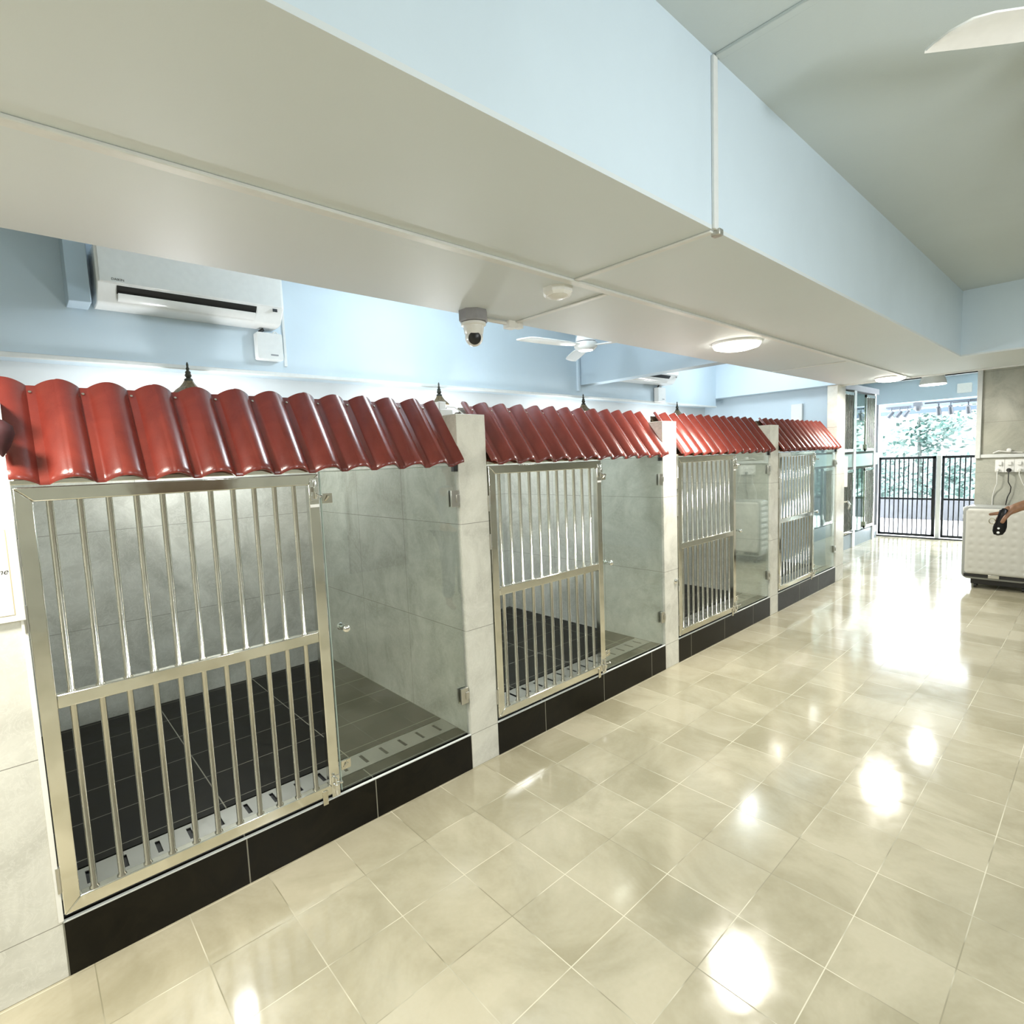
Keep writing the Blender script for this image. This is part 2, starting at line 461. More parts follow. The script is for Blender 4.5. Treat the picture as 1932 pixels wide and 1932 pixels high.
# column at the passage and passage side walls
MB().box(-0.12, 0.0, 7.8, 8.1, 0, 2.53).build('trim_18', mPillar, kind='structure', bevel=0.003)
MB().box(-2.1, -1.35, 8.2, 12.62, 0, 2.95).build('wall_passage_left', mBlue, kind='structure')
MB().box(-1.35, -0.72, 8.2, 9.64, 0, 2.95).build('wall_passage_pier', mWhiteWall, kind='structure')
MB().box(2.3, 2.5, 9.0, 12.62, 0, 2.95).build('wall_passage_right', mWhiteWall, kind='structure')
MB().box(-1.9, 2.3, 12.45, 12.62, 2.53, 2.95).build('trim_19', mBlueDk, kind='structure')
MB().box(-1.35, -0.72, 12.46, 12.6, 0, 2.53).build('trim_20', mGreyBox, kind='structure')
# marble lining at the back of the kennels
MB().box(-1.9, -1.88, -0.6, 8.0, 0.2, 2.0).build('trim_21', mMarble, kind='structure')
# trunking on the socket wall
MB().box(1.235, 1.285, 8.715, 8.75, 1.54, 2.8).build('trim_22', mStrip, kind='structure', bevel=0.004)
MB().box(1.285, 3.2, 8.725, 8.75, 1.545, 1.585).build('trim_23', mStrip, kind='structure', bevel=0.004)
MB().box(0.05, 1.15, 10.45, 10.55, 2.775, 2.95).build('trim_24', mStrip, kind='structure', bevel=0.004)
MB().box(0.05, 1.0, 10.46, 10.54, 2.745, 2.775).build('trim_28', mBlack, kind='structure')
# outside
MB().box(-6, 6, 12.62, 15.6, -0.12, 0.0).build('floor_terrace', mTerr, kind='structure')
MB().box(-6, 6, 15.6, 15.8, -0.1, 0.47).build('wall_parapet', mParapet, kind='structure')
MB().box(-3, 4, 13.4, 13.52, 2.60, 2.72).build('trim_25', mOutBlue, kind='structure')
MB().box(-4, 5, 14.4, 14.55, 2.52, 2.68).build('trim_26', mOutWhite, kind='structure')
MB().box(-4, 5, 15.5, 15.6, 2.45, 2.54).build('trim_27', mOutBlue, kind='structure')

# ------------------------------------------------------------------ kennels
KY = [0.0, 2.0, 4.0, 6.0]
ORD = ['nearest', 'second', 'third', 'farthest']
BES = ['nearest kennel', 'second-nearest kennel', 'third kennel', 'farthest kennel by the white column']

# partitions
part_lab = ['wide grey-white marble pier left of the nearest kennel, carrying the framed notice',
            'marble-tiled partition pier between the nearest and second kennels',
            'bright marble-tiled partition pier between the second and third kennels',
            'marble-tiled partition pier between the third and farthest kennels']
for i, (y0, y1) in enumerate([(-0.6, 0.0), (1.8, 2.0), (3.8, 4.0), (5.8, 6.0)]):
    o = MB().box(-1.88, 0.0, y0, y1, 0, 2.0).build('kennel_partition', mPillar, bevel=0.003)
    # inner faces share the jointed marble of the kennel lining
    o.data.materials.clear(); o.data.materials.append(mMarble if i else mMarble)
    o.data.materials.append(mPillar)
    for p in o.data.polygons:
        if p.normal.x > 0.5: p.material_index = 1
    tag(o, part_lab[i], 'partition', 'kennel partitions')
    t = MB()

# plinths
def plinth():
    t = thing('kennel_plinth', 'black-tiled kennel floor and front curb of the %s' % BES[0], 'plinth', (0, 0, 0), group='kennel floors')
    MB().box(-1.88, -0.012, 0.0, 1.8, 0.0, 0.19).build('floor_tiles', mKFloor, t)
    MB().box(-0.012, 0.0, 0.0, 1.8, 0.0, 0.198).build('front_tiles', mCurb, t)
    MB().box(-0.012, 0.001, 0.0, 1.8, 0.198, 0.205).build('edge_trim', mStrip, t, bevel=0.002)
    MB().box(-1.88, -0.30, 0.001, 1.799, 0.19, 0.2).build('tile_bed', mKFloor, t)
    MB().box(-0.13, -0.031, 0.001, 1.799, 0.19, 0.2).build('sill_tiles', mKFloor, t)
    for k in range(15):
        pass
    dc = MB()
    y = 0.004; ys = [0.09 + 0.116 * k for k in range(15)]
    prev = y
    for yy in ys:
        dc.box(-0.29, -0.14, prev, yy - 0.009, 0.196, 0.200); prev = yy + 0.009
        dc.box(-0.29, -0.262, yy - 0.009, yy + 0.009, 0.196, 0.200)
        dc.box(-0.172, -0.14, yy - 0.009, yy + 0.009, 0.196, 0.200)
    dc.box(-0.29, -0.14, prev, 1.796, 0.196, 0.200)
    dc.build('drain_cover', mSatin, t, smooth=False)['label'] = 'satin steel slotted drain cover'
    MB().box(-0.289, -0.141, 0.004, 1.796, 0.1905, 0.1915).build('drain_channel', mBlack, t)
    return t

# fix: split the floor so the drain sits in a channel
pl = plinth()

# gate
def gate():
    t = thing('barred_gate', 'polished steel barred gate of the %s' % BES[0], 'gate', (0, 0, 0), group='kennel gates')
    z0, z1 = 0.228, 1.712
    f = MB()
    w = 0.048
    for poly, in (([(0.006, z0), (1.016, z0), (1.016 - w, z0 + w), (0.006 + w, z0 + w)],),
                  ([(1.016, z0), (1.016, z1), (1.016 - w, z1 - w), (1.016 - w, z0 + w)],),
                  ([(1.016, z1), (0.006, z1), (0.006 + w, z1 - w), (1.016 - w, z1 - w)],),
                  ([(0.006, z1), (0.006, z0), (0.006 + w, z0 + w), (0.006 + w, z1 - w)],)):
        f.prism(poly, 0, -0.028, 0.008)
    f.build('frame', mSteel, t, bevel=0.0035)
    MB().box(-0.026, 0.006, 0.054, 0.968, 0.955, 1.003).build('middle_rail', mSteel, t, bevel=0.0035)
    def barmesh(hh): return MB().lathe((0, 0, 0), [(0.0155, 0), (0.015, 0.003), (0.0105, 0.009), (0.0105, hh)], 14)
    up = barmesh(z1 - w - 1.003); lo = barmesh(0.955 - z0 - w)
    u0 = up.build('bar', mSteelBar, t, (-0.010, 0.095, 1.003)); l0 = lo.build('bar', mSteelBar, t, (-0.010, 0.095, z0 + w))
    for k in range(1, 11):
        for s, z in ((u0, 1.003), (l0, z0 + w)):
            c = s.copy(); COL.objects.link(c); c.location = (-0.010, 0.095 + 0.0815 * k, z)
    for z in (1.50, 1.28, 0.36):
        h = MB().box(-0.004, 0.004, -0.002, 0.012, z - 0.045, z + 0.045)
        h.cyl((0.006, 0.001, z - 0.045), (0.006, 0.001, z + 0.045), 0.006, 10)
        h.build('hinge', mSatin, t)
    for z, s in ((1.645, 1), (0.262, -1)):
        b = MB().box(0.008, 0.011, 0.975, 1.014, z - 0.05, z + 0.05)
        b.cyl((0.020, 0.995, z - 0.042), (0.020, 0.995, z + 0.042), 0.006, 10)
        b.box(0.010, 0.028, 0.985, 1.005, z - 0.012, z + 0.012)
        bb = b.build('slide_bolt', mChrome, t, bevel=0.001)
        k = MB().cyl((0.020, 0.995, z - 0.02 * s), (0.052, 1.004, z - 0.032 * s), 0.005, 10)
        k.lathe((0.052, 1.004, z - 0.032 * s), [(0.002, -0.006), (0.008, -0.002), (0.008, 0.004), (0.002, 0.008)], 12)
        k.build('bolt_knob', mChrome, bb)
    MB().box(0.0085, 0.0125, 0.93, 0.955, 0.192, 0.26).build('floor_catch', mSteelBar, t, bevel=0.002)
    MB().box(0.0083, 0.0095, 0.972, 1.012, 1.565, 1.578).build('white_sticker', mWhiteG, t)
    return t

gt = gate()

# glass door
def glass_door():
    t = thing('glass_door', 'clear glass door of the %s' % BES[0], 'glass door', (0, 0, 0), group='kennel glass doors')
    MB().box(-0.022, -0.012, 1.032, 1.786, 0.216, 1.722).build('glass_pane', mGlass, t, bevel=0.001)
    ed = MB().box(-0.023, -0.011, 1.0300, 1.0335, 0.216, 1.722).box(-0.023, -0.011, 1.0335, 1.786, 1.7195, 1.723)
    ed.build('polished_edge', simple('glass_edge', (0.50, 0.60, 0.54), 0.2), t)
    for z in (1.545, 0.44):
        h = MB().box(-0.004, 0.004, 1.742, 1.792, z - 0.045, z + 0.045).box(-0.034, -0.024, 1.742, 1.79, z - 0.045, z + 0.045)
        h.box(0.004, 0.010, 1.772, 1.794, z - 0.020, z + 0.020).box(-0.024, 0.0, 1.784, 1.797, z - 0.03, z + 0.03)
        h.box(-0.012, -0.003, 1.744, 1.790, z - 0.043, z + 0.043)
        h.build('hinge', mSatin, t, bevel=0.0015)
    k = MB()
    for s in (1, -1):
        k.lathe((-0.017, 1.098, 0.988), [(0.007, 0.005 * s), (0.007, 0.014 * s), (0.016, 0.022 * s), (0.018, 0.032 * s), (0.013, 0.040 * s), (0.004, 0.043 * s)], 18, 0)
    k.build('knob', mChrome, t)
    MB().box(-0.030, -0.002, 1.772, 1.797, 1.690, 1.728).build('corner_bracket', mBlack, t, bevel=0.002)
    for z in (1.60, 0.335):
        b = MB().box(-0.012, -0.006, 1.034, 1.082, z - 0.022, z + 0.022)
        b.cyl((-0.005, 1.046, z - 0.010), (0.004, 1.062, z + 0.012), 0.0045, 8)
        b.build('latch_plate', mSteelBar, t, bevel=0.001)
    return t

gd = glass_door()
hd = thing('header_rail', 'steel header rail under the roof of the %s' % BES[0], 'rail', (0, 0, 0), group='kennel header rails')
MB().box(-0.065, -0.022, 0.002, 1.798, 1.735, 1.762).build('box_section', mSteel, hd, bevel=0.003)
MB().box(-0.045, 0.010, 0.002, 1.02, 1.7205, 1.7375).build('lower_lip', mSteelBar, hd, bevel=0.002)

# tiled roof
def hump(u):   # u in 0..0.15
    u = (u + 0.075) % 0.15
    a = 0.026
    if u < a: return 0.0
    t = (u - a) / (0.15 - a)
    return 0.038 * math.sin(PI * t) ** 0.85

def roof():
    t = thing('tiled_roof', 'glossy red clay-tile roof over the %s' % BES[0], 'roof', (0, 0, 0), group='kennel roofs')
    A = Vector((-0.232, 0, 2.072)); B = Vector((0.028, 0, 1.722)); d = (B - A); Ln = d.length; d.normalize()
    n = Vector((-d.z, 0, d.x)); n = n if n.x > 0 else -n
    NU = 60
    us = [0.302 * i / NU for i in range(NU + 1)]
    vs = [0, 0.01, 0.1, 0.2, 0.3, Ln - 0.03, Ln - 0.014, Ln - 0.005, Ln, Ln + 0.001]
    def off(v):
        e = v - (Ln - 0.02)
        return -0.0 if e <= 0 else -0.009 * (e / 0.02) ** 2.2
    mb = MB(); V = []; F = []
    for j, v in enumerate(vs):
        for i, u in enumerate(us):
            uu = min(u, 0.29999)
            h = hump(uu % 0.15)
            if 0.16 < uu < 0.222: h += 0.003     # overlap crease of the neighbouring roll
            p = A + d * v + n * (h + off(v) + (0.003 if v > 0.02 else 0)); V.append((p.x, u, p.z))
    m = len(us)
    for j in range(len(vs) - 1):
        for i in range(NU):
            F.append((j * m + i, j * m + i + 1, (j + 1) * m + i + 1, (j + 1) * m + i))
    # underside
    base = len(V)
    for j, v in ((0, 0.0), (1, Ln - 0.004)):
        for i, u in enumerate(us):
            uu = min(u, 0.29999); h = hump(uu % 0.15)
            p = A + d * v + n * (h - 0.014); V.append((p.x, u, p.z))
    for i in range(NU):
        F.append((base + i, base + i + 1, base + m + i + 1, base + m + i))
        F.append((i, i + 1, base + i + 1, base + i))
        l = (len(vs) - 1) * m
        F.append((l + i, l + i + 1, base + m + i + 1, base + m + i))
    L0 = [j * m for j in range(len(vs))]; F.append(tuple(L0 + [base + m, base]))
    L1 = [j * m + NU for j in range(len(vs))]; F.append(tuple(L1 + [base + m + NU, base + NU]))
    mb.add(V, F)
    t0 = mb.build('roof_tile', mTile, t)
    sm = MB()
    for u in (0.084, 0.234):
        p = A + d * 0.035 + n * 0.004
        sm.lathe((0, 0, 0), [(0.0055, 0), (0.005, 0.002), (0.001, 0.004)], 10)
        k = len(sm.v) - 30
        q = n.to_track_quat('Z', 'Y')
        for i in range(k, len(sm.v)):
            w = q @ Vector(sm.v[i]) + p; sm.v[i] = (w.x, w.y + u, w.z)
    s0 = sm.build('roof_screw', mSteelBar, t0)
    for k in range(1, 6):
        c = t0.copy(); COL.objects.link(c); c.location = (0, 0.3 * k, 0)
        s = s0.copy(); COL.objects.link(s); s.parent = c
    # backing board and ridge batten carrying the tiles
    p0 = A - n * 0.016; p1 = A + d * (Ln - 0.05) - n * 0.016
    q0 = p0 - n * 0.012; q1 = p1 - n * 0.012
    MB().prism([(p0.x, p0.z), (p1.x, p1.z), (q1.x, q1.z), (q0.x, q0.z)], 1, 0.004, 1.8).build('backing_board', mWood, t)
    MB().box(-0.275, -0.245, 0.0, 1.8, 1.95, 2.035).build('ridge_batten', mWood, t)
    return t

rf = roof()
for t0, txt in ((pl, 'black-tiled kennel floor and front curb of the %s'), (gt, 'polished steel barred gate of the %s'),
                (gd, 'clear glass door of the %s'), (hd, 'steel header rail under the roof of the %s'),
                (rf, 'glossy red clay-tile roof over the %s')):
    for i in (1, 2, 3):
        dup(t0, (0, KY[i], 0), txt % BES[i])

# lanterns on the back wall
def lantern():
    t = thing('wall_lantern', 'bronze pagoda-topped wall lantern above the roof of the nearest kennel', 'lantern', (-1.53, 0.886, 2.07), group='wall lanterns')
    MB().lathe((0, 0, 0.165), [(0.088, 0), (0.09, 0.006), (0.075, 0.022), (0.05, 0.042), (0.032, 0.066), (0.026, 0.078), (0.012, 0.08)], 6, 2, PI / 6).build('cap', mBronze, t, smooth=False)
    MB().lathe((0, 0, 0.24), [(0.024, 0), (0.024, 0.014), (0.012, 0.022), (0.02, 0.036), (0.014, 0.05), (0.017, 0.056), (0.008, 0.068), (0.011, 0.078), (0.006, 0.088), (0.007, 0.104), (0.003, 0.118)], 14).build('finial', mBronzeD, t)
    MB().lathe((0, 0, 0.03), [(0.042, 0), (0.062, 0.132)], 6, 2, PI / 6).build('glass_shade', mLantG, t, smooth=False)
    fr = MB()
    for i in range(6):
        a = PI / 6 + i * PI / 3
        fr.cyl((0.043 * math.cos(a), 0.043 * math.sin(a), 0.03), (0.064 * math.cos(a), 0.064 * math.sin(a), 0.166), 0.003, 6)
    fr.lathe((0, 0, 0.0), [(0.01, 0), (0.03, 0.012), (0.046, 0.03)], 6, 2, PI / 6)
    fr.build('cage_frame', mBronzeD, t)
    MB().tube([(-0.345, 0, 0.02), (-0.25, 0, -0.03), (-0.06, 0, -0.03), (0, 0, 0.005)], 0.007, 8).box(-0.37, -0.34, -0.03, 0.03, -0.04, 0.08).build('wall_arm', mBronzeD, t)
    return t

ln = lantern()
for i, s in ((1, 'second kennel, close to the domed camera'), (2, 'third-from-right kennel, its tip under the ceiling fan')):
    pass
dup(ln, (-1.53, 2.782, 2.07), 'bronze pagoda-topped wall lantern rising beside the right end of the nearest red roof')
dup(ln, (-1.53, 4.68, 2.07), 'bronze pagoda-topped wall lantern with only its dark finial above the second red roof')
dup(ln, (-1.53, 6.58, 2.07), 'bronze pagoda-topped wall lantern above the left end of the third red roof')
for y, pw in ((0.886, 18), (2.782, 18), (4.68, 15), (6.58, 12)):
    point('lantern_light', (-1.50, y, 2.03), pw, (0.95, 0.98, 1.0), 0.04)

# white junction box and cable on the first pier top
jb = thing('junction_box', 'small white junction box with a cable on top of the first marble pier', 'junction box', (-0.22, 1.9, 2.0))
MB().box(-0.10, 0.02, -0.06, 0.03, 0, 0.045).box(-0.09, 0.0, -0.05, 0.0, 0.045, 0.09).build('housing', mWhiteG, jb, bevel=0.004)
MB().tube([(0.0, 0.0, 0.06), (0.04, 0.03, 0.055), (0.07, 0.06, 0.02), (0.06, 0.09, 0.006)], 0.003, 8).build('cable', mWhite, jb)
jb2 = thing('junction_box', 'small white junction box on top of the second marble pier', 'junction box', (-0.22, 3.9, 2.0))
MB().box(-0.10, 0.02, -0.06, 0.04, 0, 0.06).build('housing', mWhiteG, jb2, bevel=0.004)

# pier details: key lock on pier 2
kl = thing('key_lock', 'small round lock with hanging keys on the bright second pier', 'lock', (0.0, 3.955, 0.70))
MB().lathe((0, 0, 0), [(0.022, 0), (0.022, 0.006), (0.015, 0.014), (0.004, 0.016)], 18, 0).build('lock_cylinder', mChrome, kl)
MB().tube([(0.012, 0.03, 0.02), (0.02, 0.04, 0.0), (0.016, 0.05, -0.05)], 0.004, 8).box(0.01, 0.016, 0.036, 0.058, -0.09, -0.04).build('key', mChrome, kl)

# ------------------------------------------------------------------ notice
nt = thing('framed_notice', 'white framed notice with black handwriting on the left marble pier', 'notice', (0.0, -0.15, 1.28))
MB().box(0.0, 0.014, -0.2, 0.152, 0.0, 0.325).build('frame', mFrameW, nt, bevel=0.002)
MB().box(0.014, 0.0150, -0.175, 0.128, 0.022, 0.300).build('inner_line', mCream, nt)
MB().box(0.0150, 0.0156, -0.173, 0.1255, 0.024, 0.298).build('paper', mPaper, nt)
text('handwriting', 'Time', 0.026, mInk, nt, face_x((0.0158, 0.068, 0.158)), shear=0.35)
text('handwriting', '(-)', 0.022, mInk, nt, face_x((0.0158, 0.090, 0.272)), shear=0.3)
mo = MB()
mo.lathe((0, 0, 0), [(0.002, -0.062), (0.022, -0.03), (0.036, 0.01), (0.032, 0.034), (0.012, 0.052), (0.002, 0.056)], 9, 2)
mo2 = mo.build('hanging_ornament', mMaroon, loc=(0.055, -0.006, 1.872))
tag(mo2, 'dark maroon pointed ornament hanging at the left edge of the nearest red roof', 'ornament')
tr = MB().box(0.0, 0.006, -0.012, 0.003, 0.21, 1.99).build('corner_bead', mFrameW, bevel=0.001)
tag(tr, 'narrow cream corner bead running down the left pier beside the nearest gate', 'trim strip')

# ------------------------------------------------------------------ air conditioners
def aircon(loc, label, h=1.0):
    t = thing('air_conditioner', label, 'air conditioner', loc, group='wall air conditioners')
    prof = [(0, 0.0), (0.12, 0.0), (0.16, 0.008), (0.222, 0.085), (0.235, 0.10), (0.235, 0.29), (0.21, 0.30), (0, 0.30)]
    MB().prism(prof, 1, 0, h).build('casing', mWhiteG, t, bevel=0.006)
    MB().prism([(0.2355, 0.098), (0.242, 0.102), (0.242, 0.285), (0.236, 0.292)], 1, 0.012, h - 0.012).build('front_panel', mWhiteG, t, bevel=0.003)
    MB().prism([(0.199, 0.052), (0.2165, 0.0735), (0.228, 0.090), (0.2225, 0.0945), (0.19, 0.06)], 1, 0.09, h - 0.17).build('dark_outlet', mBlack, t)
    MB().prism([(0.172, 0.016), (0.180, 0.018), (0.207, 0.046), (0.211, 0.054), (0.206, 0.053), (0.175, 0.024)], 1, 0.095, h - 0.175).build('louvre', mWhiteG, t)
    MB().box(0.236, 0.2365, h - 0.075, h - 0.045, 0.070, 0.09).build('receiver_window', mBlack, t)
    return t

ac1 = aircon((-1.6, 0.45, 2.70), 'white split air conditioner on the blue beam above the nearest kennel')
text('maker_lettering', 'DAIKIN', 0.018, mInk, ac1, face_x((0.2425, 0.065, 0.112)))
ac2 = aircon((-1.6, 5.35, 2.62), 'white split air conditioner in the far bay behind the crossing beam')
# blue duct box left of the near unit
o = MB().box(-1.6, -1.43, 0.325, 0.425, 2.69, 3.12).build('pipe_duct_box', mBlueDk, bevel=0.004)
tag(o, 'blue painted pipe box beside the left end of the near air conditioner', 'duct')
def wbox(loc, label, s=1):
    t = thing('control_box', label, 'control box', loc, group='aircon control boxes')
    MB().rbox(0.01, 0.075, -0.085 * s, 0.085 * s, -0.09 * s, 0.09 * s, 0.012, 0).build('housing', mWhiteG, t, bevel=0.004)
    MB().box(0.076, 0.0766, 0.0, 0.05 * s, -0.062 * s, -0.052 * s).build('badge', mGreyBox, t)
    MB().tube([(0.04, -0.05, 0.085), (0.05, -0.055, 0.095), (0.048, -0.04, 0.105), (0.048, -0.03, 0.113)], 0.011, 8).build('hose', mBlack, t)
    MB().tube([(0.03, 0.03, 0.085), (0.03, 0.045, 0.108), (0.02, 0.06, 0.112), (0.01, 0.10, 0.09)], 0.004, 8).build('cable', mWhite, t)
    return t
wbox((-1.6, 1.40, 2.58), 'square white control box hanging under the right end of the near air conditioner')
wbox((-1.6, 6.22, 2.50), 'square white control box under the far air conditioner')
o = MB().box(-1.6, -1.588, 1.515, 1.532, 2.465, 3.0).build('wall_conduit', mStrip, bevel=0.002)
tag(o, 'thin vertical white conduit right of the near air conditioner', 'conduit')
o = MB().box(-1.6, -1.57, 4.655, 4.69, 2.465, 3.12).build('wall_conduit', mBlue, bevel=0.003)
tag(o, 'blue vertical conduit in the corner beside the ceiling fan', 'conduit')
# socket on far wall beyond roofs
fs = thing('wall_switch_box', 'tall white switch box on the blue far wall above the farthest roof', 'switch box', (-0.55, 7.985, 2.05))
MB().box(-0.07, 0.07, -0.03, 0.015, 0, 0.30).build('cover', mWhiteG, fs, bevel=0.004)
MB().box(-0.015, 0.015, -0.034, -0.03, 0.05, 0.08).build('rocker', mGreyBox, fs)

# ------------------------------------------------------------------ ceiling fittings
def lamp(x, y, label, r=0.17):
    t = thing('ceiling_lamp', label, 'lamp', (x, y, 2.53), group='round soffit lamps')
    MB().lathe((0, 0, 0), [(r, 0), (r, -0.014), (r * 0.97, -0.018)], 40).build('rim', mWhiteG, t)
    MB().lathe((0, 0, -0.018), [(r * 0.97, 0), (r * 0.9, -0.02), (r * 0.6, -0.034), (0.01, -0.038)], 40).build('diffuser', mLamp, t)
    return t
lamp(*SOFFIT_LAMPS[0], 'glowing round ceiling lamp in the middle of the white soffit')
lamp(*SOFFIT_LAMPS[1], 'glowing round ceiling lamp at the far end of the soffit above the passage', 0.15)
lamp(*SOFFIT_LAMPS[2], 'glowing round ceiling lamp on the soffit beside the left marble pier')
for (x, y), pw in zip(SOFFIT_LAMPS, (38, 34, 44)):
    area('soffit_lamp_light', (x, y, 2.45), (0, 0, 0), 0.3, 0.3, pw, WARM, 'DISK')
pd = thing('flush_pendant_lamp', 'white flared drum lamp under the passage ceiling beside the far lintel', 'lamp', (0.72, 9.15, 2.95))
MB().lathe((0, 0, 0), [(0.10, 0), (0.10, -0.24), (0.145, -0.40), (0.15, -0.425)], 32).build('shade', mWhiteG, pd)
MB().lathe((0, 0, -0.425), [(0.145, 0), (0.142, -0.008), (0.02, -0.012)], 32).build('diffuser', mLampW, pd)
area('passage_light', (0.72, 9.15, 2.49), (0, 0, 0), 0.2, 0.2, 12, NEUT, 'DISK')

def fan(loc, rz, label, R=0.66, drop=0.42):
    t = thing('ceiling_fan', label, 'ceiling fan', loc, rz, 'white ceiling fans')
    MB().lathe((0, 0, 0), [(0.035, -0.005), (0.075, 0.0), (0.098, 0.022), (0.102, 0.05), (0.1, 0.062)], 36).build('motor_housing', mWhiteG, t)
    MB().lathe((0, 0, 0.0625), [(0.088, 0), (0.088, 0.008)], 36).build('seam_ring', mBlack, t)
    MB().lathe((0, 0, 0.07), [(0.088, 0), (0.082, 0.03), (0.062, 0.085), (0.03, 0.12)], 36).build('canopy', mWhiteG, t)
    MB().cyl((0, 0, 0.18), (0, 0, drop), 0.012, 14).lathe((0, 0, drop - 0.05), [(0.02, 0), (0.05, 0.03), (0.055, 0.05)], 24).build('down_rod', mWhiteG, t)
    MB().lathe((0, 0, -0.006), [(0.03, 0), (0.062, 0.004)], 30).build('lamp_disc', mLampW, t)
    for k in range(3):
        a = 2 * PI * k / 3
        V = []; F = []
        st = [(0.09, -0.03, 0.03), (0.16, -0.04, 0.042), (0.25, -0.058, 0.058), (0.45, -0.062, 0.062), (R - 0.12, -0.06, 0.061), (R - 0.07, -0.058, 0.05), (R - 0.03, -0.057, 0.015), (R - 0.01, -0.0565, -0.02), (R, -0.056, -0.048)]
        for s in (0, 1):
            for x, y0, y1 in st:
                for q in range(5):
                    y = y0 + (y1 - y0) * q / 4
                    z = 0.034 + y * 0.10 + (0.006 * (1 - ((q - 2) / 2) ** 2)) + (0.006 if s else 0)
                    V.append((x * math.cos(a) - y * math.sin(a), x * math.sin(a) + y * math.cos(a), z))
        n = len(st) * 5
        for s in (0, 1):
            for i in range(len(st) - 1):
                for q in range(4):
                    b = s * n + i * 5 + q; F.append((b, b + 1, b + 6, b + 5))
        for i in range(len(st) - 1):
            for q in (0, 4):
                b = i * 5 + q; F.append((b, b + 5, n + b + 5, n + b))
        for q in range(4):
            for i in (0, len(st) - 1):
                b = i * 5 + q; F.append((b, b + 1, n + b + 1, n + b))
        MB().add(V, F).build('blade', mWhiteG, t)
    return t
fan((-0.74, 3.79, 2.665), math.radians(263), 'white three-blade ceiling fan hanging in the bay behind the soffit', 0.70, 0.455)
fan((2.526, 2.596, 2.90), math.radians(219.5), 'white ceiling fan whose blade tip enters at the upper right corner', 0.70, 0.22)

dc = thing('security_camera', 'white dome security camera on an octagonal grey base at the soffit edge', 'camera', (0.075, 1.89, 2.53))
MB().lathe((0, 0, -0.058), [(0.074, 0), (0.078, 0.006), (0.078, 0.058)], 8, 2, PI / 8).build('mounting_box', mGreyBox, dc, smooth=False)
MB().lathe((0, 0, -0.078), [(0.058, 0), (0.066, 0.004), (0.066, 0.016), (0.06, 0.02)], 32).build('collar', mWhiteG, dc)
MB().lathe((0, 0, -0.135), [(0.038, 0), (0.05, 0.02), (0.056, 0.057)], 32).build('yoke', mWhiteG, dc)
g = MB()
dirv = Vector((0.80, -0.52, -0.30)).normalized()
q = dirv.to_track_quat('Z', 'Y')
prof = [(0.048 * math.sin(t * PI / 12), -0.048 * math.cos(t * PI / 12)) for t in range(1, 10)]
prof = [(max(r, 0.001), h) for r, h in prof]
g.lathe((0, 0, 0), prof, 28)
g.v = [tuple(q @ Vector(p) + Vector((0, 0, -0.135))) for p in g.v]
eye = g.build('eyeball', mWhiteG, dc)
g = MB().lathe((0, 0, 0), [(0.034, 0.033), (0.033, 0.0365), (0.02, 0.043), (0.002, 0.046)], 28)
g.v = [tuple(q @ Vector(p) + Vector((0, 0, -0.135))) for p in g.v]
g.build('lens', mBlack, eye)
o = MB().tube([(0.02, 1.98, 2.518), (0.02, 2.15, 2.518), (0.03, 2.26, 2.518)], 0.011, 8).box(0.0, 0.05, 2.17, 2.23, 2.49, 2.53).box(0.0, 0.04, 2.24, 2.29, 2.50, 2.53).build('camera_conduit', mWhiteG)
tag(o, 'short white conduit with elbow joints running right from the dome camera', 'conduit')
sd = thing('motion_detector', 'white octagonal detector stuck on the soffit near the joint strip', 'detector', (0.60, 1.98, 2.53))
MB().lathe((0, 0, -0.035), [(0.06, 0), (0.072, 0.012), (0.075, 0.035)], 8, 2, PI / 8).build('body', mWhiteG, sd, smooth=False)
MB().lathe((0, 0, -0.047), [(0.025, 0), (0.05, 0.012)], 24).build('lens_cap', mWhite, sd)
o = MB().box(1.375, 1.41, 1.955, 1.985, 2.512, 2.535).build('conduit_end_clip', mSatin, bevel=0.003)
tag(o, 'little metal clip at the lower corner of the boxed beam', 'clip')

